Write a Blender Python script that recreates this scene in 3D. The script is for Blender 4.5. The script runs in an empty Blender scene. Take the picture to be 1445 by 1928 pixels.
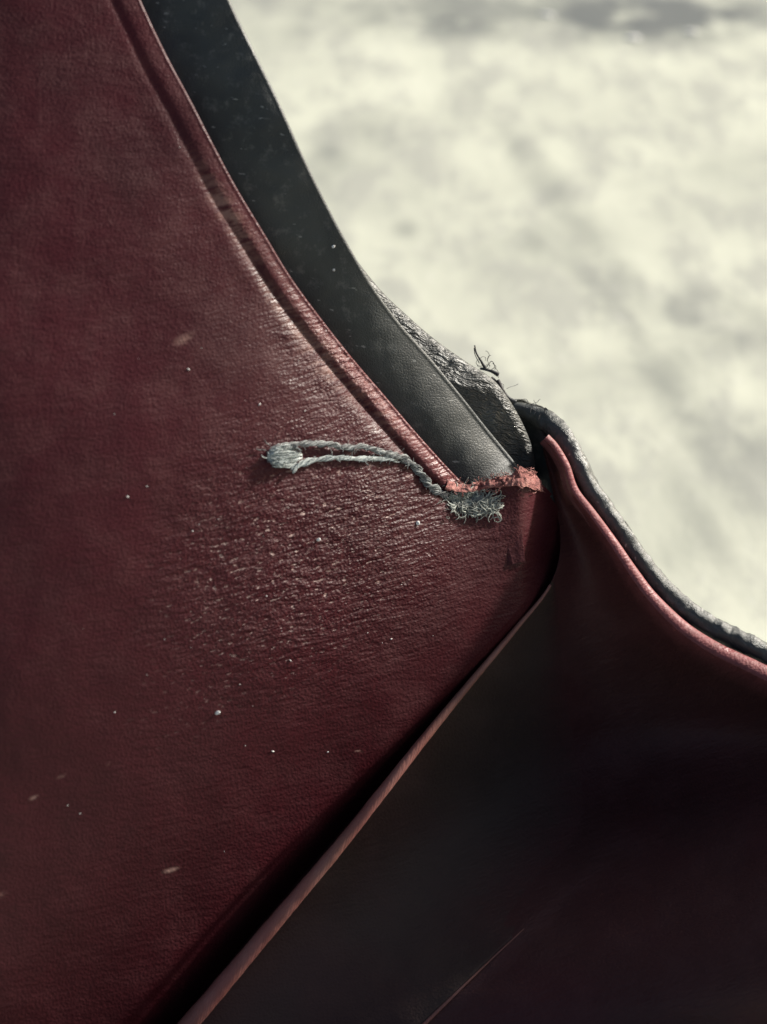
import bpy, math, random
import numpy as np
from mathutils import Vector, Matrix, noise as mnoise

random.seed(7); rng = np.random.default_rng(7)
SC = bpy.context.scene
COL = SC.collection

# ------------------------------------------------------------------ camera
PITCH = math.radians(33)          # looking down over the open bag at the pale stone
CAM_H = 0.205
FWD = Vector((0, math.cos(PITCH), -math.sin(PITCH)))
UPV = Vector((0, math.sin(PITCH), math.cos(PITCH)))
RGT = Vector((1, 0, 0))
CAM = Vector((0, 0, CAM_H))
cd = bpy.data.cameras.new('camera'); cam = bpy.data.objects.new('camera', cd); COL.objects.link(cam)
cam.matrix_world = Matrix(((RGT.x, UPV.x, -FWD.x, CAM.x), (RGT.y, UPV.y, -FWD.y, CAM.y), (RGT.z, UPV.z, -FWD.z, CAM.z), (0, 0, 0, 1)))
cd.sensor_fit = 'VERTICAL'; cd.sensor_height = 36; cd.lens = 72.0
cd.clip_start = 0.005; cd.clip_end = 100
cd.dof.use_dof = True; cd.dof.focus_distance = 0.199; cd.dof.aperture_fstop = 38
SC.camera = cam

# ------------------------------------------------------------------ light
SUN_C = Vector((0.80, 0.60, 0.24)).normalized()       # right, up, away, as the camera stands
SUN = (RGT*SUN_C.x + UPV*SUN_C.y + FWD*SUN_C.z).normalized()
elev = math.asin(SUN.z); azim = math.atan2(SUN.x, SUN.y)
w = bpy.data.worlds.new('World'); SC.world = w; w.use_nodes = True
nt = w.node_tree; nt.nodes.clear()
sky = nt.nodes.new('ShaderNodeTexSky'); sky.sky_type = 'NISHITA'; sky.sun_disc = False
sky.sun_elevation = elev; sky.sun_rotation = azim; sky.air_density = 1.0; sky.dust_density = 2.5; sky.ozone_density = 0.6
bg = nt.nodes.new('ShaderNodeBackground'); bg.inputs[1].default_value = 0.062
wo = nt.nodes.new('ShaderNodeOutputWorld')
nt.links.new(sky.outputs[0], bg.inputs[0]); nt.links.new(bg.outputs[0], wo.inputs[0])
sl = bpy.data.lights.new('sun', 'SUN'); sl.energy = 5.0; sl.angle = math.radians(4); sl.color = (1.0, 0.95, 0.86)
so = bpy.data.objects.new('sun', sl); COL.objects.link(so)
so.rotation_euler = SUN.to_track_quat('Z', 'Y').to_euler(); so.location = (0.5, 0.5, 1)
SC.view_settings.view_transform = 'Standard'; SC.view_settings.look = 'None'
SC.view_settings.exposure = 0.7; SC.view_settings.gamma = 1.0
SC.cycles.use_denoising = True
SC.cycles.max_bounces = 6

# ------------------------------------------------------------------ helpers
K = 10.0/1928                     # cm per sketch unit on the sheet 20 cm from the eye
def pt(u, v, d):                  # sketch coordinates and distance (cm) -> metres in the scene
    x = (u-722.5)*K*d/20; y = -(v-964)*K*d/20
    return CAM + (RGT*x + UPV*y + FWD*d)*0.01
def pts(a):
    a = np.asarray(a, float)
    u, v, d = a[..., 0], a[..., 1], a[..., 2]
    x = (u-722.5)*K*d/20*0.01; y = -(v-964)*K*d/20*0.01; z = d*0.01
    return (np.array(CAM) + x[..., None]*np.array(RGT) + y[..., None]*np.array(UPV) + z[..., None]*np.array(FWD))
def sm(a, b, x):
    t = np.clip((x-a)/(b-a), 0, 1); return t*t*(3-2*t)
def curve(p, n):                  # Catmull-Rom through p, n samples even in length
    p = np.asarray(p, float); q = np.vstack([2*p[0]-p[1], p, 2*p[-1]-p[-2]])
    out = []
    for i in range(1, len(q)-2):
        t = np.linspace(0, 1, 24, endpoint=False)[:, None]
        a, b, c, d = q[i-1], q[i], q[i+1], q[i+2]
        out.append(0.5*((2*b)+(c-a)*t+(2*a-5*b+4*c-d)*t**2+(3*b-3*c+d-a)*t**3))
    out = np.vstack(out+[p[-1][None]])
    L = np.concatenate([[0], np.cumsum(np.linalg.norm(np.diff(out[:, :2], axis=0), axis=1))])
    s = np.linspace(0, L[-1], n)
    return np.stack([np.interp(s, L, out[:, k]) for k in range(out.shape[1])], 1)
def normals2(c, side):            # unit normals of a sketch curve, side = +1 / -1
    t = np.gradient(c[:, :2], axis=0); t /= np.linalg.norm(t, axis=1)[:, None]
    n = np.stack([t[:, 1], -t[:, 0]], 1)*side
    return n
def dist_to(c, u, v):
    q = np.stack([np.ravel(u), np.ravel(v)], 1); best = np.full(len(q), 1e9); arg = np.zeros(len(q), int)
    for i, p in enumerate(c[:, :2]):
        d = (q[:, 0]-p[0])**2+(q[:, 1]-p[1])**2
        m = d < best; best[m] = d[m]; arg[m] = i
    return np.sqrt(best).reshape(np.shape(u)), arg.reshape(np.shape(u))
def vnoise(u, v, s, seed=0, oct=3):
    f = np.frompyfunc(lambda a, b: mnoise.fractal(Vector((a*s+seed*7.3, b*s-seed*3.1, seed*1.7)), 1.0, 2.0, oct), 2, 1)
    return f(u, v).astype(float)

def link(name, me, mat, parent=None, smooth=True, label=None, kind=None):
    if isinstance(mat, (list, tuple)):
        for m in mat: me.materials.append(m)
    else: me.materials.append(mat)
    if smooth: me.polygons.foreach_set('use_smooth', [True]*len(me.polygons))
    o = bpy.data.objects.new(name, me); COL.objects.link(o)
    if parent: o.parent = parent
    if parent: o.matrix_parent_inverse = Matrix.Identity(4); 
    if label: o['label'] = label
    if kind: o['kind'] = kind
    return o
ORIGIN = {}
def world_off(parent):
    v = Vector((0, 0, 0))
    while parent is not None:
        v += parent.location; parent = parent.parent
    return np.array(v)
def grid(name, A, mat, parent=None, flip=False, edge_tint=None, **kw):
    """A: (n, m, 3) sketch coordinates + distance -> a sheet"""
    A = np.asarray(A, float); n, m = A.shape[:2]
    V = pts(A).reshape(-1, 3) - world_off(parent)
    idx = np.arange(n*m).reshape(n, m)
    F = np.stack([idx[:-1, :-1], idx[1:, :-1], idx[1:, 1:], idx[:-1, 1:]], -1).reshape(-1, 4)
    if flip: F = F[:, ::-1]
    me = bpy.data.meshes.new(name); me.from_pydata(V.tolist(), [], F.tolist())
    uv = me.uv_layers.new(name='UVMap')
    li = np.empty(len(me.loops), int); me.loops.foreach_get('vertex_index', li)
    uv.data.foreach_set('uv', (A.reshape(-1, 3)[li][:, :2]/1000.0).ravel())
    if edge_tint is not None:
        at = me.attributes.new('edge_tint', 'FLOAT', 'POINT'); at.data.foreach_set('value', np.asarray(edge_tint, float).ravel())
    me.update()
    return link(name, me, mat, parent, **kw)
class Tubes:                      # swept round strands, many in one mesh
    def __init__(s): s.V = []; s.F = []; s.U = []; s.n = 0
    def add(s, path, r, sides=5, sketch=True, cap=True, lump=0, seed=0, vary=0.0):
        path = np.asarray(path, float); n = len(path)
        W = pts(path) if sketch else path
        r = np.broadcast_to(np.asarray(r, float), (n,))
        t = np.gradient(W, axis=0); t /= np.linalg.norm(t, axis=1)[:, None]+1e-12
        ref = np.array((0.31, 0.77, -0.55)); a = np.cross(t[0], ref); a /= np.linalg.norm(a)
        rings = []; q0 = random.uniform(-vary, vary); q1 = random.uniform(-vary, vary)
        for i in range(n):
            a = a - t[i]*np.dot(a, t[i]); a /= np.linalg.norm(a)+1e-12
            b = np.cross(t[i], a)
            for k in range(sides):
                th = 2*math.pi*k/sides
                q = r[i]
                if lump: q = q*(1+lump*mnoise.noise(Vector((i*0.12+seed, math.cos(th)*1.3, math.sin(th)*1.3)))+0.4*lump*mnoise.noise(Vector((i*0.5+seed, math.cos(th)*3, math.sin(th)*3))))
                rings.append(W[i]+(a*math.cos(th)+b*math.sin(th))*q)
                s.U.append((path[i][0]/1000 + r[i]/PX*.0018*math.cos(th)+q0, path[i][1]/1000+r[i]/PX*.0018*math.sin(th)+q1))
        o = s.n
        for i in range(n-1):
            for k in range(sides):
                s.F.append((o+i*sides+k, o+i*sides+(k+1) % sides, o+(i+1)*sides+(k+1) % sides, o+(i+1)*sides+k))
        if cap:
            s.F.append(tuple(o+k for k in range(sides))[::-1]); s.F.append(tuple(o+(n-1)*sides+k for k in range(sides)))
        s.V += rings; s.n += n*sides
    def build(s, name, mat, parent=None, **kw):
        me = bpy.data.meshes.new(name)
        me.from_pydata((np.array(s.V)-world_off(parent)).tolist(), [], s.F)
        uv = me.uv_layers.new(name='UVMap'); U = np.array(s.U)
        li = np.empty(len(me.loops), int); me.loops.foreach_get('vertex_index', li)
        uv.data.foreach_set('uv', U[li].ravel()); me.update()
        return link(name, me, mat, parent, **kw)
PX = K*0.01                       # one sketch unit in metres

# ------------------------------------------------------------------ materials
class N:
    def __init__(s, name):
        s.m = bpy.data.materials.new(name); s.m.use_nodes = True; s.t = s.m.node_tree; s.t.nodes.clear()
        s.out = s.t.nodes.new('ShaderNodeOutputMaterial'); s.p = s.t.nodes.new('ShaderNodeBsdfPrincipled')
        s.t.links.new(s.p.outputs[0], s.out.inputs[0])
    def n(s, ty, **kw):
        x = s.t.nodes.new(ty)
        for k, v in kw.items():
            if k.startswith('i_'):
                key = k[2:]; key = int(key) if key.isdigit() else key
                s.put(x.inputs[key], v)
            else: setattr(x, k, v)
        return x
    def put(s, inp, v):
        if hasattr(v, 'is_linked') or isinstance(v, bpy.types.NodeSocket): s.t.links.new(v, inp)
        else: inp.default_value = v
    def set(s, key, v): s.put(s.p.inputs[key], v)
    def math(s, op, a, b=None, c=None, clamp=False):
        x = s.n('ShaderNodeMath', operation=op, use_clamp=clamp); s.put(x.inputs[0], a)
        if b is not None: s.put(x.inputs[1], b)
        if c is not None: s.put(x.inputs[2], c)
        return x.outputs[0]
    def noise(s, vec, scale, detail=3, rough=0.55, dist=0.0):
        x = s.n('ShaderNodeTexNoise', noise_dimensions='2D'); s.put(x.inputs['Vector'], vec); x.inputs['Scale'].default_value = scale
        x.inputs['Detail'].default_value = detail; x.inputs['Roughness'].default_value = rough; x.inputs['Distortion'].default_value = dist
        return x.outputs['Fac']
    def vor(s, vec, scale, feature='DISTANCE_TO_EDGE', rnd=1.0):
        x = s.n('ShaderNodeTexVoronoi', feature=feature, voronoi_dimensions='2D'); s.put(x.inputs['Vector'], vec); x.inputs['Scale'].default_value = scale
        x.inputs['Randomness'].default_value = rnd
        return x.outputs['Distance']
    def ramp(s, fac, stops):
        x = s.n('ShaderNodeValToRGB'); s.put(x.inputs[0], fac); e = x.color_ramp.elements
        while len(e) < len(stops): e.new(0.5)
        for q, (pos, c) in zip(e, stops): q.position = pos; q.color = (*c, 1) if len(c) == 3 else c
        return x.outputs[0]
    def mapr(s, v, a, b, c=0.0, d=1.0, smooth=True):
        x = s.n('ShaderNodeMapRange'); x.interpolation_type = 'SMOOTHSTEP' if smooth else 'LINEAR'
        for i, q in enumerate((v, a, b, c, d)): s.put(x.inputs[i], q)
        return x.outputs[0]
    def mix(s, fac, a, b, blend='MIX'):
        x = s.n('ShaderNodeMix', data_type='RGBA', blend_type=blend); s.put(x.inputs[0], fac)
        for k, v in ((6, a), (7, b)): s.put(x.inputs[k], (*v, 1) if isinstance(v, tuple) and len(v) == 3 else v)
        return x.outputs[2]
    def vmap(s, vec, rot=0.0, scale=(1, 1, 1), loc=(0, 0, 0)):
        x = s.n('ShaderNodeMapping', vector_type='TEXTURE'); s.put(x.inputs[0], vec); x.inputs['Rotation'].default_value = (0, 0, rot)
        x.inputs['Scale'].default_value = tuple(1/q for q in scale); x.inputs['Location'].default_value = loc
        return x.outputs[0]
    def spot(s, vec, cx, cy, rx, ry, rot=0.0):          # soft elliptical mask round a place on the surface
        sub = s.n('ShaderNodeVectorMath', operation='SUBTRACT'); s.put(sub.inputs[0], vec); sub.inputs[1].default_value = (cx, cy, 0)
        m = s.n('ShaderNodeMapping', vector_type='POINT'); s.put(m.inputs[0], sub.outputs[0]); m.inputs['Rotation'].default_value = (0, 0, rot)
        d = s.n('ShaderNodeVectorMath', operation='DIVIDE'); s.put(d.inputs[0], m.outputs[0]); d.inputs[1].default_value = (rx, ry, 1)
        l = s.n('ShaderNodeVectorMath', operation='LENGTH'); s.put(l.inputs[0], d.outputs[0])
        return s.mapr(l.outputs['Value'], 1.0, 0.0, 0.0, 1.0)
    def bump(s, h, strength, dist, nrm=None):
        x = s.n('ShaderNodeBump'); x.inputs['Strength'].default_value = strength; x.inputs['Distance'].default_value = dist
        s.put(x.inputs['Height'], h)
        if nrm is not None: s.put(x.inputs['Normal'], nrm)
        return x.outputs[0]

def uv_of(m):
    u = m.n('ShaderNodeUVMap'); u.uv_map = 'UVMap'; return u.outputs[0]

def lining_leather(name, base, pale, wear_glints=True, wr=1.0, rough=0.42, edge_col=(0.17, 0.052, 0.055)):
    m = N(name); uv = uv_of(m)
    big = m.noise(uv, 3.2, 4, 0.55)
    mid = m.noise(uv, 14, 4, 0.6)
    fine = m.noise(uv, 240, 2, 0.6)
    # creases run slightly up to the right, bent by a slow noise
    warp = m.n('ShaderNodeTexNoise', noise_dimensions='2D'); m.put(warp.inputs['Vector'], uv); warp.inputs['Scale'].default_value = 5; warp.inputs['Detail'].default_value = 2
    off = m.n('ShaderNodeVectorMath', operation='MULTIPLY_ADD'); m.put(off.inputs[0], warp.outputs['Color']); off.inputs[1].default_value = (0.022, 0.022, 0); m.put(off.inputs[2], uv)
    flow = m.vmap(off.outputs[0], math.radians(-17), (0.25, 1, 1))
    n1 = m.noise(flow, 92, 2, 0.55)
    n2 = m.noise(m.vmap(off.outputs[0], math.radians(-24), (0.32, 1, 1)), 170, 2, 0.6)
    peb = m.mapr(m.vor(uv, 150, 'F1'), 0.0, 0.7)
    if wear_glints:
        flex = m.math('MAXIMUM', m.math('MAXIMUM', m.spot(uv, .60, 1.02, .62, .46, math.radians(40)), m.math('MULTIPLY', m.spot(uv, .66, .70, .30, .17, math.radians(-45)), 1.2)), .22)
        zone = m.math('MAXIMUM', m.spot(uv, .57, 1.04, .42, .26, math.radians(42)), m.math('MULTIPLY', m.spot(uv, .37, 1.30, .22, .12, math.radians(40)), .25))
    else:
        flex = 0.3; zone = 0.0
    glint = m.mapr(m.noise(m.vmap(off.outputs[0], math.radians(-15), (0.36, 1, 1)), 185, 1, 0.5), 0.665, 0.72)
    glint = m.math('MULTIPLY', glint, m.math('MULTIPLY', zone, m.mapr(n1, .42, .6)))
    h1 = m.math('MULTIPLY', m.math('ADD', m.math('MULTIPLY', n1, 3.4), m.math('MULTIPLY', n2, 1.5)), flex)
    h2 = m.math('ADD', m.math('MULTIPLY', h1, 1.6*wr), m.math('MULTIPLY', m.math('ADD', m.math('MULTIPLY', peb, 0.55), fine), m.math('ADD', m.math('MULTIPLY', flex, 0.7), 0.35)))
    h2 = m.math('ADD', h2, m.math('MULTIPLY', glint, 1.5))
    m.set('Normal', m.bump(h2, 1.0, PX))
    c = m.mix(m.mapr(big, 0.35, 0.7), base, tuple(x*0.8 for x in base))
    c = m.mix(m.math('MULTIPLY', m.mapr(mid, 0.45, 0.75), 0.45), c, pale)
    c = m.mix(m.math('MULTIPLY', m.mapr(fine, 0.55, 0.8), 0.25), c, pale)
    if wear_glints:
        worn = None
        for (x, y, a, b, r, k) in ((.640, .690, .16, .05, .75, .75), (.73, .775, .10, .035, .8, .8), (.55, .60, .12, .03, .9, .5), (.43, .40, .16, .03, 1.02, .5), (.345, .64, .035, .015, -.6, .4),
                                   (.322, 1.638, .022, .007, -.25, 1.3), (.065, 1.502, .014, .006, -.3, 1.0), (.005, 1.685, .016, .007, -.5, 1.1),
                                   (.204, 1.438, .008, .004, -.6, .9), (.676, 1.415, .011, .004, .1, 1.0), (.12, 1.46, .02, .005, -.4, .5), (.45, .30, .2, .02, 1.05, .3)):
            q = m.math('MULTIPLY', m.spot(uv, x, y, a, b, -r), k)
            worn = q if worn is None else m.math('MAXIMUM', worn, q)
        br = m.mapr(m.math('ADD', m.noise(flow, 60, 4, 0.7), m.math('MULTIPLY', n1, 0.4)), 0.55, 0.85)
        worn = m.math('MULTIPLY', worn, br, clamp=True)
        c = m.mix(worn, c, (0.42, 0.25, 0.21))
    c = m.mix(m.mapr(m.noise(uv, 2.6, 3, 0.5), 0.42, 0.62, 0.0, 0.2), c, (base[0]*.72, base[1]*1.5, base[2]*1.2))
    c = m.mix(m.math('MULTIPLY', glint, .8), c, (0.60, 0.42, 0.38))  # pale glints painted into the colour of the raised grain
    at = m.n('ShaderNodeAttribute', attribute_name='edge_tint')  # edge mask: sunlit pink on hem and rim, colour fade on the flap
    c = m.mix(m.math('MULTIPLY', at.outputs['Fac'], m.mapr(m.noise(uv, 45, 4, 0.65), 0.2, 0.6, 0.5, 1.0)), c, edge_col)
    m.set('Base Color', c)
    m.set('Roughness', m.mapr(mid, 0.2, 0.8, rough-0.08, rough+0.12))
    m.set('Specular IOR Level', 0.19)
    m.set('Coat Weight', 0.0)
    return m.m

def grey_leather(name, base, crack=0.0, rough=0.5, peb_h=0.8):
    m = N(name); uv = uv_of(m)
    big = m.noise(uv, 6, 4); fine = m.noise(uv, 260, 3, 0.65)
    peb = m.mapr(m.vor(uv, 170), 0.0, 0.25)
    hh = m.math('ADD', m.math('MULTIPLY', peb, 0.22), fine)
    nb = m.bump(hh, 1.0, PX*peb_h)
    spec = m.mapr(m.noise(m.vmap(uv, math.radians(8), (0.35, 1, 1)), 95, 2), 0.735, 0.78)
    dust = m.mapr(m.noise(uv, 33, 5, 0.75), 0.52, 0.80)
    c = m.mix(m.mapr(big, 0.35, 0.7), base, tuple(x*0.75 for x in base))
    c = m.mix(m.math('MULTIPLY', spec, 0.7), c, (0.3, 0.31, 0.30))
    c = m.mix(m.math('MULTIPLY', dust, 0.6), c, (0.16, 0.16, 0.15))
    hh2 = None
    if crack:
        warp = m.n('ShaderNodeTexNoise', noise_dimensions='2D'); m.put(warp.inputs['Vector'], uv); warp.inputs['Scale'].default_value = 16
        off = m.n('ShaderNodeVectorMath', operation='MULTIPLY_ADD'); m.put(off.inputs[0], warp.outputs['Color']); off.inputs[1].default_value = (0.03, 0.03, 0); m.put(off.inputs[2], uv)
        fl = m.vmap(off.outputs[0], math.radians(15), (0.25, 1, 1))
        v = m.mapr(m.math('MULTIPLY', m.math('ABSOLUTE', m.math('SUBTRACT', m.noise(fl, 95, 3, 0.6), .5)), 4.0), .0, .8)
        nb = m.bump(v, crack, PX*2.4, nb)
        c = m.mix(m.math('MULTIPLY', m.mapr(v, 0.6, 1.0), 0.25), c, tuple(min(1, x*2.0) for x in base))
    m.set('Normal', nb); m.set('Base Color', c)
    m.set('Roughness', m.mapr(big, 0.3, 0.7, rough-0.06, rough+0.1)); m.set('Specular IOR Level', 0.45)
    return m.m

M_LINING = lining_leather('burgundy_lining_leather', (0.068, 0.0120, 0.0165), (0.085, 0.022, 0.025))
M_GUSSET = lining_leather('burgundy_gusset_leather', (0.098, 0.034, 0.033), (0.115, 0.044, 0.042), wear_glints=False, wr=1.0, rough=0.5, edge_col=(0.27, 0.085, 0.088))
M_WELT = lining_leather('burgundy_welt_leather', (0.32, 0.125, 0.105), (0.38, 0.18, 0.155), wear_glints=False, wr=0.10, rough=0.42)
M_FLAP = lining_leather('grey_brown_flap_leather', (0.075, 0.042, 0.036), (0.09, 0.052, 0.045), wear_glints=False, wr=.8, rough=0.55, edge_col=(0.096, 0.034, 0.033))
M_FACE = grey_leather('charcoal_facing_leather', (0.042, 0.047, 0.047), rough=0.5)
M_OUTER = grey_leather('charcoal_cracked_leather', (0.055, 0.058, 0.056), crack=1.0, rough=0.44)
M_PIPING = grey_leather('charcoal_piping_leather', (0.07, 0.075, 0.072), crack=0.12, rough=0.40, peb_h=0.9)

def fibre_mat(name, a, b):
    m = N(name); uv = uv_of(m)
    m.set('Base Color', m.mix(m.mapr(m.noise(uv, 22, 3), .35, .65), a, b)); m.set('Roughness', 0.75); m.set('Specular IOR Level', 0.25)
    m.set('Sheen Weight', 0.2)
    return m.m
M_FIB = fibre_mat('grey_thread_fibre', (0.07, 0.066, 0.07), (0.36, 0.38, 0.37))
M_FIBP = fibre_mat('pale_thread_fibre', (0.24, 0.27, 0.27), (0.60, 0.64, 0.62))
M_FIBD = fibre_mat('charcoal_thread_fibre', (0.045, 0.04, 0.042), (0.10, 0.10, 0.10))
M_TUFT = fibre_mat('greenish_lint_fibre', (0.10, 0.10, 0.09), (0.52, 0.54, 0.48))
M_TIP = fibre_mat('white_thread_fibre', (0.22, 0.25, 0.25), (0.74, 0.79, 0.76))
M_DUST = fibre_mat('dust_flake', (0.85, 0.82, 0.78), (0.92, 0.9, 0.87))
mt = N('raw_torn_leather'); uv = uv_of(mt)
rn = mt.noise(uv, 60, 5, 0.7)
mt.set('Base Color', mt.ramp(rn, [(0.3, (0.10, 0.03, 0.03)), (0.47, (0.34, 0.12, 0.105)), (0.62, (0.45, 0.21, 0.185)), (0.8, (0.42, 0.16, 0.07))]))
mt.set('Roughness', 0.85); mt.set('Normal', mt.bump(mt.noise(uv, 160, 4, 0.7), 1.0, PX*5)); M_TORN = mt.m

# ------------------------------------------------------------------ the pale stone it stands on
def ground_at(u, v):
    d = pt(u, v, 20)-CAM; t = -CAM.z/d.z; return CAM+d*t
mg = N('mottled_pale_stone')
geo = mg.n('ShaderNodeNewGeometry'); pos = geo.outputs['Position']
gp = mg.vmap(pos, 0, (1, .5, 1)); c1 = mg.noise(gp, 16, 5, 0.62, 0.4); c2 = mg.noise(mg.vmap(pos, math.radians(-68), (1, .3, 1)), 16, 4, 0.55, 0.5); c3 = mg.noise(gp, 62, 6, 0.7); c4 = mg.noise(gp, 420, 3, 0.6)
col = mg.ramp(mg.math('ADD', mg.math('MULTIPLY', c1, 0.55), mg.math('MULTIPLY', c2, 0.45)), [(0.34, (0.52, 0.53, 0.44)), (0.45, (0.66, 0.665, 0.545)), (0.56, (0.76, 0.765, 0.62)), (0.68, (0.82, 0.82, 0.68))])
col = mg.mix(mg.math('MULTIPLY', mg.mapr(c3, 0.42, 0.66), 0.75), col, (0.48, 0.48, 0.42))
col = mg.mix(mg.math('MULTIPLY', mg.mapr(c4, 0.62, 0.8), 0.35), col, (0.85, 0.84, 0.76))
dark = None
for (u, v, ru, rv, rot, k) in ((1230, 30, 420, 75, 0, 1.5), (840, 40, 300, 60, 0, 1.0), (1000, 5, 900, 60, 0, .8), (970, 282, 36, 30, 0, .6), (765, 432, 42, 32, 0, .55), (1340, 600, 170, 100, .4, .7), (620, 300, 70, 90, 0, .6), (1400, 830, 120, 100, .2, .5), (560, 60, 60, 50, 0, .4),
                               (1090, 420, 70, 330, .25, .45), (1230, 690, 80, 360, .22, .6), (690, 250, 120, 60, .2, .4), (1000, 455, 50, 40, 0, .4), (1330, 1000, 60, 200, .2, .4)):
    p = ground_at(u, v); pu = ground_at(u+ru, v)-p; pv = ground_at(u, v-rv)-p
    q = mg.math('MULTIPLY', mg.spot(pos, p.x, p.y, pu.length, pv.length, -rot), k); dark = q if dark is None else mg.math('MAXIMUM', dark, q)
dark = mg.math('MULTIPLY', dark, mg.mapr(mg.noise(pos, 38, 5, 0.65), 0.25, 0.6), clamp=True)
col = mg.mix(dark, col, (0.20, 0.21, 0.20))
mg.set('Base Color', col); mg.set('Roughness', 0.6); mg.set('Specular IOR Level', 0.3)
mg.set('Normal', mg.bump(c3, 0.5, 0.0006))
gx = np.linspace(-3, 3, 61)
gm = bpy.data.meshes.new('ground')
gm.from_pydata([(x, y+1.0, 0.0) for y in gx for x in gx], [], [(j*61+i, j*61+i+1, (j+1)*61+i+1, (j+1)*61+i) for j in range(60) for i in range(60)])
g = link('ground', gm, mg.m); g['kind'] = 'structure'; g['label'] = 'pale mottled stone surface with soft grey smudges behind the bag'

# ------------------------------------------------------------------ the bag
bag = bpy.data.objects.new('leather_bag', None); COL.objects.link(bag); bag.empty_display_size = 0.02
b0 = pt(900, 1500, 21.5); bag.location = (b0.x, b0.y, 0.0)
bag['label'] = 'open worn leather bag with burgundy lining, charcoal edge strips and a loose thread'; bag['category'] = 'bag'

TIP = np.array([(1030-722.5)*K, -(1105-964)*K])
def ab(u, v):
    X = (u-722.5)*K-TIP[0]; Y = -(v-964)*K-TIP[1]
    return X*.77-Y*.64, X*.64+Y*.77
EDGE = curve([(165, -260), (215, -120), (265, 0), (312, 100), (360, 190), (402, 272), (445, 352), (498, 440), (548, 522), (602, 596), (662, 672), (722, 742), (780, 810), (832, 868), (866, 904)], 220)
def mb(b):
    t = np.maximum(-(b+1.5), 0); return .25*b+.13*(t-2*(1-np.exp(-t/2)))
def d_panel(u, v, hem=True):      # distance of the big lining panel
    a, b = ab(u, v)
    an = np.minimum(a, 0.3)
    d = 20.22 + .13*an - .82*3.0*(1-np.exp(an/3.0)) + mb(b)
    gap = .014*np.clip(-b-.1, 0, 6)
    d = d + 1.1*sm(0, 1, (a+gap+.08+.36*sm(-.4, -4.5, b))/(.38+.46*sm(-.4, -4.5, b)))*sm(0.3, -.6, b)                  # rolls away into a dark gap beside the welt
    d = d + .55*sm(975, 1075, u)*sm(1300, 1080, v)
    if hem:
        e, i = dist_to(EDGE, u, v)
        f = i/219.0
        d = d + 0.47*np.exp(-e/150)*(.08+.92*sm(.35, .85, f)) 
        wv = 46-10*f
        d = d - (.010+.040*sm(.35, .85, f))*np.clip(1-((e-wv*.5)/(wv*.55))**2, 0, 1)**.8
        gv = vnoise(i*1.0, e*0+0.0, 0.07, 3)
        d = d + (.3+.7*sm(.3, .75, f))*(0.028+0.02*gv)*np.exp(-((e-wv-3)/9.0)**2)
        d = d - (.2+.8*sm(.3, .75, f))*(0.012+0.015*gv)*np.exp(-((e-wv-26)/18.0)**2)
    d = d + 0.025*vnoise(u, v, 0.003, 1, 2) + 0.004*vnoise(u, v, 0.015, 2, 2)
    return d

# big lining panel: back return, rolled edge, hem ridge, then the sheet down to the welt
n = 420
Efull = np.vstack([EDGE[:-1], curve([(866, 904), (880, 918), (905, 916), (940, 908), (980, 902), (1012, 906), (1040, 930)], 40)])
E = curve(Efull[::3], n)
Fc = curve([(-500, -260), (-520, 600), (-480, 1500), (-300, 2330), (130, 2260), (410, 1960), (560, 1790), (700, 1625), (860, 1425), (1000, 1255), (1085, 1130), (1095, 1020)], n)
nrm = normals2(E, 1)
r = 6.0
rows = []
base = E - nrm*r
# along-the-sheet rows
tt = np.concatenate([np.linspace(0, .12, 40)[:-1], np.linspace(.12, 1, 130)])
U = base[:, None, 0]*(1-tt)+Fc[:, None, 0]*tt; V_ = base[:, None, 1]*(1-tt)+Fc[:, None, 1]*tt
D = d_panel(U, V_)
front = np.stack([U, V_, D], -1)
d0 = D[:, 0]
roll = []
roll.append(np.stack([base[:, 0]-nrm[:, 0]*150, base[:, 1]-nrm[:, 1]*150, d0+2*r*K+.12], -1))
roll.append(np.stack([base[:, 0]-nrm[:, 0]*40, base[:, 1]-nrm[:, 1]*40, d0+2*r*K+.02], -1))
for th in np.linspace(math.pi, 0, 12)[:-1]:
    roll.append(np.stack([base[:, 0]+nrm[:, 0]*r*math.sin(th), base[:, 1]+nrm[:, 1]*r*math.sin(th), d0+r*K*(1-math.cos(th))], -1))
A = np.concatenate([np.stack(roll, 1), front], 1)
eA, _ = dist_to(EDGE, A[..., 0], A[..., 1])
lit_hem = sm(46, 8, eA)*(.12+.75*sm(380, 760, A[..., 1]))  # pink of the sunlit lower hem put into the colour
panel = grid('lining_panel', A, M_LINING, bag, edge_tint=lit_hem, label='large burgundy lining panel with creased grain and a rolled hem')

# charcoal facing strip behind the hem, and the cracked outer strip behind that
INN = curve([(130, -260), (180, -100), (235, 20), (330, 215), (415, 372), (518, 542), (630, 712), (750, 852), (840, 955), (880, 1000)], 260)
FAC = curve([(350, -260), (390, -120), (433, 0), (477, 92), (523, 186), (565, 280), (607, 367), (653, 455), (702, 538), (752, 607), (812, 676), (868, 744), (922, 812), (968, 868), (1000, 910)], 260)
OUT = curve([(335, -262), (375, -122), (418, 0), (462, 92), (508, 186), (552, 280), (596, 368), (648, 456), (712, 540), (765, 592), (822, 641), (880, 682), (926, 712), (956, 748), (984, 796), (1004, 850), (1010, 915)], 260)
def edge_d(v):                    # distance of the strips follows the hem
    a, _ = EDGE[:, 1], 0
    de = d_panel(EDGE[:, 0], EDGE[:, 1])
    de = np.convolve(np.pad(de, 12, mode='edge'), np.ones(25)/25, 'valid')
    return np.interp(v, EDGE[:, 1], de)
GR = {}
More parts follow.
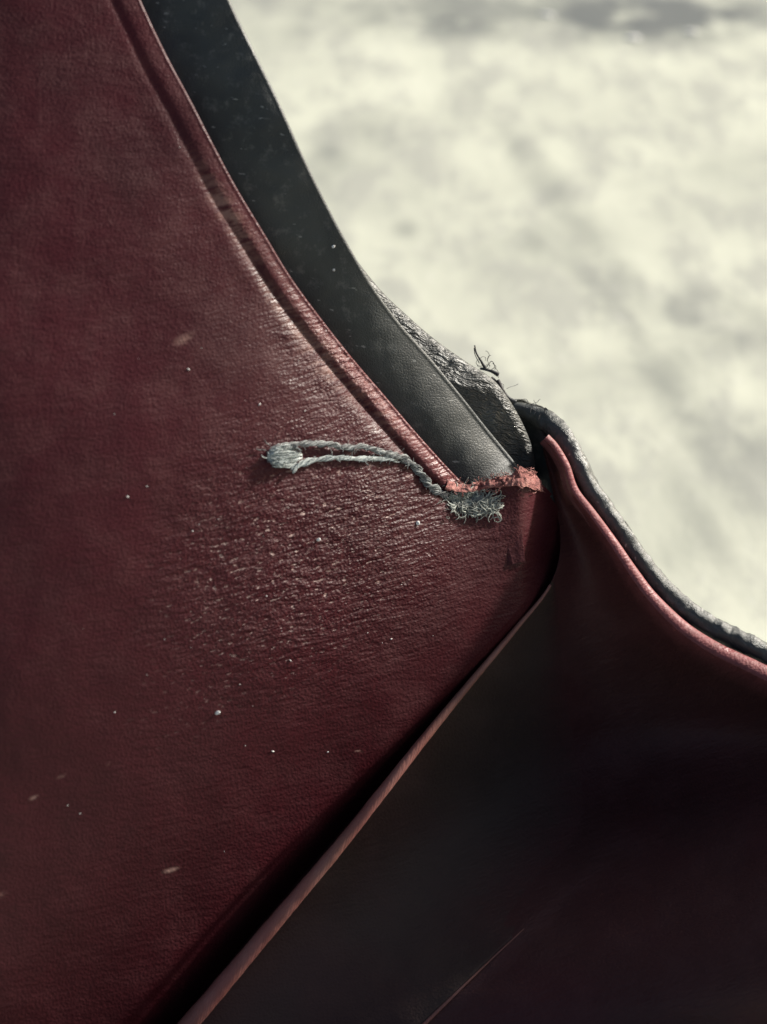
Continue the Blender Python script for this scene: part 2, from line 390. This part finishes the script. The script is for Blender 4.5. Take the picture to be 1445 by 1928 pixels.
def strip(name, inner, outer, dz, rr, mat, crown, back, label, pw=2):
    nrm = normals2(outer, 1); rr = np.broadcast_to(np.asarray(rr, float), (len(outer),)); base = outer-nrm*rr[:, None]
    tt = np.linspace(0, 1, 46)
    U = inner[:, None, 0]*(1-tt)+base[:, None, 0]*tt; V = inner[:, None, 1]*(1-tt)+base[:, None, 1]*tt
    mid = edge_d((inner[:, 1]+outer[:, 1])/2)
    D = mid[:, None]+dz(np.arange(len(inner))/len(inner))[:, None]+crown(np.arange(len(inner))/len(inner))[:, None]*(tt[None]**pw)+0.014*vnoise(U, V, 0.014, 9, 2)+0.003*vnoise(U, V, 0.04, 4, 2)
    rows = [np.stack([U, V, D], -1)]
    d0 = D[:, -1]; extra = []
    for th in np.linspace(0, math.pi*.95, 14)[1:]:
        extra.append(np.stack([base[:, 0]+nrm[:, 0]*rr*math.sin(th), base[:, 1]+nrm[:, 1]*rr*math.sin(th), d0+rr*K*(1-math.cos(th))], -1))
    extra.append(np.stack([base[:, 0]-nrm[:, 0]*60, base[:, 1]-nrm[:, 1]*60, d0+2*rr*K+back], -1))
    A = np.concatenate([rows[0], np.stack(extra, 1)], 1)
    GR[name] = A.reshape(-1, 3)
    return grid(name, A, mat, bag, label=label)
strip('facing_strip', INN, FAC, lambda s: .22+0*s, 7+0*np.linspace(0, 1, 260), M_FACE, lambda s: .09+.20*sm(.55, .9, s), .2, 'smooth charcoal leather strip beside the burgundy hem', 3)
strip('outer_strip', curve(INN[::10]+np.array([60, -30]), 260), OUT, lambda s: .72-.09*sm(.62, .85, s), 22, M_OUTER, lambda s: .26-.08*sm(.62, .85, s), 1.2, 'finely cracked charcoal leather strip along the outer edge')

# gusset: from the curved rim down into the bag and up to the welt
RIM = curve([(1034, 818), (1052, 838), (1073, 874), (1089, 919), (1122, 962), (1160, 1013), (1202, 1073), (1239, 1120), (1296, 1173), (1353, 1209), (1402, 1232), (1445, 1252), (1560, 1306), (1750, 1390), (2150, 1580), (2650, 1880)], 420)
SEAM = curve([(1022, 846), (1040, 920), (1056, 1020), (1036, 1100), (968, 1186), (884, 1286), (800, 1388), (716, 1494), (640, 1590), (500, 1756), (350, 1934), (200, 2110), (60, 2270)], 420)
def d_seam(u, v):
    a, b = ab(u, v)
    return 20.45+mb(b)-.30*sm(.0, -2.6, b)
def d_rim(f): return 20.22+.1*np.sin(f*3)-6.5*sm(.36, .85, f)
ff = np.linspace(0, 1, 420)
nrm = normals2(RIM, 1); rr = 12+18*sm(0, .40, ff)
base = RIM-nrm*rr[:, None]
tt = np.concatenate([np.linspace(0, .1, 24)[:-1], np.linspace(.1, 1, 110)])
U = base[:, None, 0]*(1-tt)+SEAM[:, None, 0]*tt; V_ = base[:, None, 1]*(1-tt)+SEAM[:, None, 1]*tt
dr = d_rim(ff)[:, None]; ds = d_seam(SEAM[:, 0], SEAM[:, 1])[:, None]
sag = (0.25+2.3*sm(0.03, .5, ff))[:, None]*(1-(1-tt)**3)*(1-tt**3)
FAINT = curve([(1182, 1562), (1140, 1602), (1040, 1700), (930, 1802), (810, 1918), (700, 2030)], 120)
def gus_extra(U, V):
    sd = ((U-1140)*(1918-1602)-(V-1602)*(810-1140))/457.0           # + to the right of the faint seam
    e = 0.05*sm(-8, 26, sd)*sm(1530, 1700, V)
    e = e - .0*sm(0, 1, np.clip(((U-1250)/520)*0.55+((V-1780)/500)*0.8, 0, 1.8)/1.8)
    return e + 0.03*vnoise(U, V, 0.006, 12)
D = dr*(1-tt)+ds*tt+sag+gus_extra(U, V_)*sm(0.0, .25, tt)
front = np.stack([U, V_, D], -1); d0 = D[:, 0]; roll = []
roll.append(np.stack([base[:, 0]-nrm[:, 0]*12, base[:, 1]-nrm[:, 1]*12, d0+2*rr*K+.05], -1))
for th in np.linspace(math.pi*.98, 0, 12)[:-1]:
    roll.append(np.stack([base[:, 0]+nrm[:, 0]*rr*math.sin(th), base[:, 1]+nrm[:, 1]*rr*math.sin(th), d0+rr*K*(1-math.cos(th))], -1))
sn = normals2(SEAM, -1); wv = sm(.12, .3, ff)
und = [np.stack([SEAM[:, 0]+sn[:, 0]*o*wv, SEAM[:, 1]+sn[:, 1]*o*wv, D[:, -1]+q], -1) for o, q in ((6, .05), (2, .25), (10, .6), (60, .95), (130, 1.15), (300, 1.5))]
gA = np.concatenate([np.stack(roll, 1), front, np.stack(und, 1)], 1)
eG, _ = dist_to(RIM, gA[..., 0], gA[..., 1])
lit_rim = sm(2.3, .6, eG/np.maximum(rr, 12)[:, None])  # paler pink of the sunlit rim painted into the leather
gusset = grid('gusset_panel', gA, M_GUSSET, bag, edge_tint=lit_rim, label='dark burgundy gusset folded into the bag with a sunlit rolled rim')
def d_gusset(u, v):
    q = gA[:, 13:-6].reshape(-1, 3); i = np.argmin((q[:, 0]-u)**2+(q[:, 1]-v)**2); return q[i, 2]
# welt along the fold
Wc = SEAM[(SEAM[:, 1] > 1096) & (SEAM[:, 0] > 40)]
f = np.linspace(0, 1, len(Wc))
wp = np.stack([Wc[:, 0], Wc[:, 1]+2, d_seam(Wc[:, 0], Wc[:, 1])-.04-.10*sm(0, .45, f)], -1)
t = Tubes(); t.add(wp, PX*(2.5+18*f**.75)*(1+.07*np.array([mnoise.noise(Vector((i*.04, 2, 0))) for i in range(len(f))])), 14, lump=.07); t.build('welt', M_WELT, bag, label='thin raised welt along the fold of the gusset')
fp = np.stack([FAINT[:, 0], FAINT[:, 1], [d_gusset(x, y)-.015 for x, y in FAINT]], -1)
fp[:, 2] = np.convolve(np.pad(fp[:, 2], 6, mode='edge'), np.ones(13)/13, 'valid')+.005
# dark inner flap lying on the gusset, from the welt to the faint seam
wl = curve(SEAM[(SEAM[:, 1] > 1092) & (SEAM[:, 1] < 2200)][::8], 70)
fr_ = curve([(1046, 1096), (1066, 1180), (1092, 1290), (1122, 1390), (1150, 1480), (1160, 1545), (1128, 1612), (1040, 1700), (930, 1802), (810, 1918), (690, 2040), (560, 2170)], 70)
tt = np.linspace(0, 1, 44)
U = wl[:, None, 0]*(1-tt)+fr_[:, None, 0]*tt; V_ = wl[:, None, 1]*(1-tt)+fr_[:, None, 1]*tt
q = gA[:, 13:-6].reshape(-1, 3)
def gus_depth(U, V):
    o = np.zeros(U.size)
    for i_, (a_, b_) in enumerate(zip(U.ravel(), V.ravel())):
        dd = (q[:, 0]-a_)**2+(q[:, 1]-b_)**2; k_ = np.argpartition(dd, 10)[:10]; w_ = 1/(dd[k_]+4); o[i_] = (q[k_, 2]*w_).sum()/w_.sum()
    return o.reshape(U.shape)
up_ = sm(46, 30, np.arange(70))[:, None]
D = gus_depth(U, V_)-(.02+.02*np.sin(tt*math.pi))*(1-up_*sm(.5, .95, tt))+.03*up_*sm(.80, 1, tt)
flap_fade = np.concatenate([sm(.45, 1.0, tt)*up_, up_], 1)
back = np.stack([U[:, -1]-6, V_[:, -1]-4, D[:, -1]+.045], -1)[:, None]
flap = grid('inner_flap', np.concatenate([np.stack([U, V_, D], -1), back], 1), M_FLAP, bag, edge_tint=flap_fade, label='dark grey brown flap between the welt and the faint seam')
fp = np.stack([fr_[38:, 0], fr_[38:, 1], D[38:, -1]], -1)
t = Tubes(); t.add(fp, PX*(1.2+3.0*sm(0, 1, np.linspace(0, 1.6, len(fp)))), 8); t.build('flap_edge', M_WELT, flap)

# unseen near wall of the bag, added to keep light out of the cavity
fw = []
for i, u in enumerate(np.linspace(-700, 2900, 40)):
    fw.append([(u, 2120+18*j+.00002*(u-900)**2-60*sm(1500, 2900, u), 21.5-.75*j) for j in range(7)])
grid('unseen_front_wall', np.array(fw, float), M_GUSSET, bag, label='unseen near burgundy wall added to shade the inside of the bag')
# outer gusset shell and piping
PIP = curve([(966, 768), (985, 772), (1012, 783), (1040, 800), (1066, 832), (1088, 872), (1110, 917), (1140, 960), (1174, 1009), (1217, 1071), (1257, 1117), (1311, 1161), (1368, 1193), (1424, 1221), (1470, 1245), (1580, 1294), (1770, 1376), (2170, 1562), (2670, 1862)], 420)
f = np.linspace(0, 1, 420)
pr = np.interp(PIP[:, 1], [768, 790, 830, 900, 960, 1050, 1200, 1900], [12, 22, 21, 18, 18, 19, 20, 20])
pd = d_rim(f)+.24+.26*sm(.10, 0, f)
pp = np.stack([PIP[:, 0], PIP[:, 1], pd], -1)
dense = curve(np.c_[pp, pr], 900)
t = Tubes(); t.add(dense[:, :3], PX*dense[:, 3], 20, lump=.16, seed=3); t.build('piping', M_PIPING, bag, label='lumpy charcoal piping round the rim of the gusset')
nr = normals2(PIP, 1)
lay = []
for k, (off, dd) in enumerate(((17, .12), (19, .22), (16, .34), (6, .6), (-60, 1.3), (-300, 2.6))):
    nz = np.array([mnoise.noise(Vector((i*.35, k*.7, 1.5))) for i in range(420)])
    o = np.minimum(off, 19)+(2.5*nz if k < 3 else 0)
    lay.append(np.stack([PIP[:, 0]+nr[:, 0]*o, PIP[:, 1]+nr[:, 1]*o, pd+dd], -1))
grid('outer_gusset', np.stack(lay, 1), M_OUTER, bag, label='charcoal outside leather of the gusset, ragged along its edge')
# folded leather between the outer strip and the piping
fold = curve([(930, 735), (955, 778), (975, 812), (990, 850), (990, 900), (985, 960)], 40)
f2 = curve([(1000, 772), (1032, 800), (1052, 830), (1062, 870), (1068, 930), (1075, 1000)], 40)
tt = np.linspace(0, 1, 20)
U = fold[:, None, 0]*(1-tt)+f2[:, None, 0]*tt; V_ = fold[:, None, 1]*(1-tt)+f2[:, None, 1]*tt
D = 20.84-.16*np.sin(tt**1.6*math.pi)+.03*vnoise(U, V_, .03, 5)+.15*np.linspace(0, 1, 40)[:, None]
grid('edge_tuck', np.stack([U, V_, D], -1), M_FACE, bag, label='charcoal leather tucked between the strip and the piping')

# raw torn leather at the end of the hem
tp = curve([(846, 902), (866, 908), (884, 912), (905, 905), (935, 899), (962, 893), (975, 882), (985, 880), (1004, 890), (1018, 903)], 120)
lo = curve([(838, 920), (860, 926), (884, 926), (905, 922), (935, 918), (962, 914), (980, 917), (994, 916), (1008, 922), (1024, 925)], 120)
tt = np.linspace(0, 1, 22)
U = tp[:, None, 0]*(1-tt)+lo[:, None, 0]*tt+2.0*vnoise(tp[:, None, 0]+0*tt, 60*tt+0*tp[:, :1], .06, 31); V_ = tp[:, None, 1]*(1-tt)+lo[:, None, 1]*tt+3.5*vnoise(tp[:, None, 0]+0*tt, 60*tt+0*tp[:, :1], .07, 30)
D = d_panel(U, V_)+.04-.07*np.sin(tt*math.pi*.55)-.015*np.abs(vnoise(U, V_, .05, 33))-.015*vnoise(U, V_, .14, 34)-.02
torn = grid('torn_edge', np.stack([U, V_, D], -1), M_TORN, bag, label='raw salmon pink torn leather edge beside the thread tuft')

t = Tubes()
for k in range(80):
    i = random.randrange(4, 116); e = random.choice((tp, tp, lo)); x0, y0 = e[i]+np.array([random.gauss(0, 2), random.gauss(0, 2)]); an = random.gauss(-1.4 if e is tp else 1.3, .8); c = [(x0, y0)]
    for _ in range(4): an += random.gauss(0, .5); c.append((c[-1][0]+math.cos(an)*2.2, c[-1][1]+math.sin(an)*2.2))
    c = curve(np.array(c), 8); t.add(np.stack([c[:, 0], c[:, 1], d_panel(c[:, 0], c[:, 1])-.035-random.random()*.03], -1), PX*random.uniform(.5, .9), 3, vary=.3)
t.build('hide_fibres', M_TORN, torn, kind='stuff')

# ------------------------------------------------------------------ loose thread
def on_panel(c, lift):
    return np.stack([c[:, 0], c[:, 1], d_panel(c[:, 0], c[:, 1])-lift], -1)
thread = bpy.data.objects.new('loose_thread', None); COL.objects.link(thread); thread.parent = bag
thread['label'] = 'frayed grey sewing thread looping out of the end of the hem'
def yarn(path, R, plies, fib, turns, fr, fuzz, name, mat, spread=0, label=None):
    n = len(path); t = Tubes(); s = np.linspace(0, 1, n); R = np.broadcast_to(np.asarray(R, float), (n,)); Rm = float(R.mean())
    tg = np.gradient(path[:, :2], axis=0); tg /= np.linalg.norm(tg, axis=1)[:, None]; nn = np.stack([-tg[:, 1], tg[:, 0]], 1)
    for p in range(plies):
        ph = 2*math.pi*p/plies
        for k in range(fib):
            a0 = random.uniform(0, 6.28); q = R*.55*math.sqrt(random.random()); wob = random.uniform(-.4, .4)
            A = ph+s*turns*2*math.pi; B = a0+s*turns*2*math.pi*(1.9+wob)
            lu = R*.55*np.cos(A)+q*np.cos(B); lv = R*.55*np.sin(A)+q*np.sin(B)
            j = np.array([mnoise.noise(Vector((k*3.1+p*11, i*.16, .5))) for i in range(n)])*R*.6
            sp = 1+spread*np.clip((s-.6)/.4, 0, 1)**1.5
            c = path.copy(); c[:, :2] += nn*((lu+j)*sp)[:, None]; c[:, 2] -= (lv*.8)*K
            e0 = random.randint(0, 3); e1 = n-random.randint(0, 4)
            t.add(c[e0:e1], PX*fr*random.uniform(.7, 1.3), 4, vary=1)
    for k in range(fuzz):
        i = random.randrange(n-2); c = [path[i]+np.array([random.gauss(0, Rm*.5), random.gauss(0, Rm*.5), -random.uniform(0, Rm)*K])]
        v = np.array([random.gauss(0, 1), random.gauss(0, 1), -abs(random.gauss(0, .5))*K])
        for _ in range(5): v = v+np.array([random.gauss(0, .5), random.gauss(0, .5), random.gauss(0, .3)*K]); c.append(c[-1]+v*Rm*.22)
        t.add(curve(np.array(c), 9), PX*fr*.45, 3)
    return t.build(name, mat, thread, label=label)
up = on_panel(curve([(846, 934), (833, 929), (808, 913), (789, 887), (760, 864), (721, 852), (699, 845), (678, 840), (660, 843), (644, 842), (627, 837), (610, 836), (580, 835), (550, 838), (524, 850)], 130), .05)
yarn(up, np.interp(up[:, 0], [520, 700, 760, 850], [4.6, 5.0, 7.0, 8.0]), 2, 12, 6.5, .95, 90, 'strand', M_FIB, label='dark twisted strand of the loose thread')
low = on_panel(curve([(752, 866), (721, 864), (700, 863), (678, 864), (644, 862), (610, 863), (585, 868), (566, 874), (548, 884)], 80), .035)
yarn(low, np.interp(low[:, 0], [548, 600, 750], [4.5, 4.2, 4.0]), 2, 11, 3.0, .95, 60, 'strand', M_FIBP, spread=.5, label='paler strand running back under the loop')
t = Tubes()
for k in range(120):
    f0 = random.uniform(-1, 1); w0 = random.gauss(0, 1.2); e0 = random.uniform(-8, 34); x1 = 503+abs(random.gauss(0, 7))
    xs = np.linspace(562-e0, x1, 7); q = (xs-503)/55
    ys = 860-5*q+f0*(3+17*np.sin(np.pi*np.clip(q, 0, 1.25)/1.35))+w0+np.cumsum(np.array([random.gauss(0, 1.5) for _ in xs]))
    c = curve(np.stack([xs, ys], 1), 12); hgt = random.uniform(.01, .07)
    t.add(np.stack([c[:, 0], c[:, 1], d_panel(c[:, 0], c[:, 1])-.012-hgt*np.sin(np.linspace(.3, 3.0, 12))], -1), PX*random.uniform(.6, 1.2), 3, vary=1)
for k in range(14):
    x0 = random.gauss(515, 10); y0 = random.gauss(859, 8); an = random.uniform(0, 6.28); c = [(x0, y0)]
    for i in range(5): an += random.gauss(0, .4); c.append((c[-1][0]+math.cos(an)*4, c[-1][1]+math.sin(an)*3))
    t.add(on_panel(curve(np.array(c), 8), random.uniform(.02, .06)), PX*.6, 3, vary=1)
t.build('frayed_tip', M_TIP, thread, label='white frayed tip of the thread loop', kind='stuff')
t = Tubes()
for k in range(480):
    q = random.random(); x0 = 850+q*76+random.gauss(0, 8); y0 = 942+q*10+random.gauss(0, 11)
    an = random.gauss(-.2, .9); L = random.uniform(10, 38); c = [(x0, y0)]; cv = random.gauss(0, .35)
    for i in range(7): an += cv+random.gauss(0, .25); c.append((c[-1][0]+math.cos(an)*L/7, c[-1][1]+math.sin(an)*L/7*.8))
    if max(q_[0] for q_ in c) > 955: continue
    c = np.array(c); h = random.uniform(.003, .045); cc = curve(c, 12)
    lift = h*np.exp(-((cc[:, 0]-890)/60)**2-((cc[:, 1]-952)/34)**2)+.008+.02*np.sin(np.linspace(0, 3.14, 12))*random.random()
    t.add(np.stack([cc[:, 0], cc[:, 1], d_panel(cc[:, 0], cc[:, 1])-lift], -1), PX*random.uniform(.45, 1.1), 4, vary=1)
t.build('thread_tuft', M_TUFT, thread, label='matted greenish grey tuft of frayed thread', kind='stuff')

# frayed bits standing off the outer edge
def stray(name, mat, pathpts, r, hairs, d, label=None, box=None):
    t = Tubes()
    for p, rr in zip(pathpts, r):
        c = curve(np.array([(x, y, d) for x, y in p], float), 24); t.add(c, PX*np.linspace(rr[0], rr[1], 24), 5, lump=.25)
    for k in range(hairs):
        x, y = random.uniform(box[0], box[2]), 0; f_ = (x-box[0])/(box[2]-box[0]); y = box[1]+(box[3]-box[1])*f_+random.gauss(0, 4)
        an = random.uniform(-2.8, .3); c = [(x, y, d)]; cv = random.gauss(0, .5)
        for i in range(6): an += cv+random.gauss(0, .3); c.append((c[-1][0]+math.cos(an)*4, c[-1][1]+math.sin(an)*4, c[-1][2]+random.gauss(0, .02)))
        t.add(curve(np.array(c), 10), PX*.55, 3)
    return t.build(name, mat, bag, label=label)
stray('frayed_thread', M_FIBD, [[(894, 650), (897, 664), (905, 678), (912, 690), (914, 694)], [(904, 694), (916, 696), (928, 700), (939, 706)], [(916, 692), (926, 680), (932, 690), (926, 696)], [(928, 684), (934, 690), (932, 696)], [(893, 655), (895, 668), (903, 684)]],
      [(1.2, 3.0), (2.2, 4.5), (.8, .6), (.7, .6), (.8, .8)], 6, 20.4, 'dark frayed thread end standing off the outer edge', (898, 672, 930, 692))
stray('edge_fray', M_FIBD, [[(936, 716), (946, 735), (958, 750), (972, 757)], [(925, 711), (938, 722), (950, 740)], [(1026, 778), (1027, 768), (1032, 772)], [(1000, 762), (1014, 764), (1030, 772)]], [(5, 4), (3, 2.5), (1.2, 1), (1.2, .8)], 10, 20.5, 'ragged fibres where the strip meets the piping', (935, 718, 1040, 790))

# ------------------------------------------------------------------ dust
def speck(u, v, R, label, elong=1.0, rot=0.0, on=None):
    import bmesh
    bm = bmesh.new(); bmesh.ops.create_icosphere(bm, subdivisions=2, radius=1)
    for q in bm.verts:
        k = 1+.35*mnoise.noise(q.co*1.7+Vector((u, v, 0))); q.co = q.co*k; q.co.x *= elong
    for q in bm.verts:
        x, y = q.co.x*math.cos(rot)-q.co.y*math.sin(rot), q.co.x*math.sin(rot)+q.co.y*math.cos(rot)
        q.co = (RGT*x+UPV*y+FWD*q.co.z*.35)*R*PX
    me = bpy.data.meshes.new('dust_speck'); bm.to_mesh(me); bm.free(); me.uv_layers.new(name='UVMap')
    if on is not None:
        q = GR[on]; dd = q[np.argmin((q[:, 0]-u)**2+(q[:, 1]-v)**2), 2]-R*K*.4
    else: dd = float(d_panel(np.array([[u]], float), np.array([[v]], float))[0, 0])-R*K*.45
    o = link('dust_speck', me, M_DUST); o.location = pt(u, v, dd)
    o['label'] = label; o['category'] = 'dust speck'; o['group'] = 'dust specks on the leather'
speck(787, 985, 4.2, 'bright round white dust speck just below the grey thread tuft')
speck(600, 1016, 3.0, 'cream dust speck below the middle of the loose thread', 1.3, .3)
speck(410, 1342, 3.4, 'pale dust speck far below the white thread tip, beside the creases', 1.4, .2)

speck(628, 464, 2.6, 'tiny white dust speck on the charcoal strip, upper of the two there', 1.2, .8, 'facing_strip')
speck(629, 508, 2.4, 'tiny white dust speck on the charcoal strip, lower of the two there', 1.0, 0, 'facing_strip')
# white flakes lying in the grey smudge far behind
def flake(u, v, L, rot):
    import bmesh
    bm = bmesh.new(); bmesh.ops.create_icosphere(bm, subdivisions=2, radius=1)
    for q in bm.verts:
        k = 1+.4*mnoise.noise(q.co*1.3+Vector((u*.1, v*.1, 0))); x, y = q.co.x*k*L, q.co.y*k*L*.55
        q.co = Vector((x*math.cos(rot)-y*math.sin(rot), x*math.sin(rot)+y*math.cos(rot), max(q.co.z, -.2)*L*.22))
    me = bpy.data.meshes.new('stone_flake'); bm.to_mesh(me); bm.free(); me.uv_layers.new(name='UVMap')
    o = link('stone_flake', me, M_DUST); p = ground_at(u, v); o.location = (p.x, p.y, L*.03)
    o['label'] = 'small white flake lying on the grey smudge at the far side of the stone'; o['category'] = 'flake'; o['group'] = 'white flakes on the stone'
for u, v, L, ro, w_ in ((1192, 72, .0026, .2, 'middle and largest white flake in the grey smudge at the top'), (1030, 28, .0024, -.4, 'leftmost white flake in the grey smudge at the top'), (1302, 60, .0021, 0, 'rightmost white flake in the grey smudge at the top')):
    flake(u, v, L, ro); COL.objects[-1]['label'] = w_

t = Tubes()  # tiny pale grains, standing in for dust and small glints
for k in range(50):
    if k < 32: u, v = random.gauss(520, 190), random.gauss(1080, 260)
    else: u, v = random.uniform(60, 900), random.uniform(900, 1850)
    a_, b_ = ab(u, v)
    e_ = EDGE[np.argmin(abs(EDGE[:, 1]-v)), 0]
    if a_ > -.5 or u > e_-20 or u < 5: continue
    r_ = min(abs(random.gauss(0, .45))+.45, 1.3); an = random.gauss(-.3, .5); L = r_*random.uniform(.8, 2.2)
    c = np.array([(u-math.cos(an)*L, v-math.sin(an)*L), (u, v), (u+math.cos(an)*L, v+math.sin(an)*L)])
    t.add(on_panel(c, r_*K*.5), PX*np.array([.35, 1, .3])*r_, 5, vary=1)
o = t.build('dust_glint_grains', M_DUST); o['kind'] = 'stuff'; o['label'] = 'fine pale grains scattered over the burgundy lining for dust and small glints'; o['category'] = 'dust'
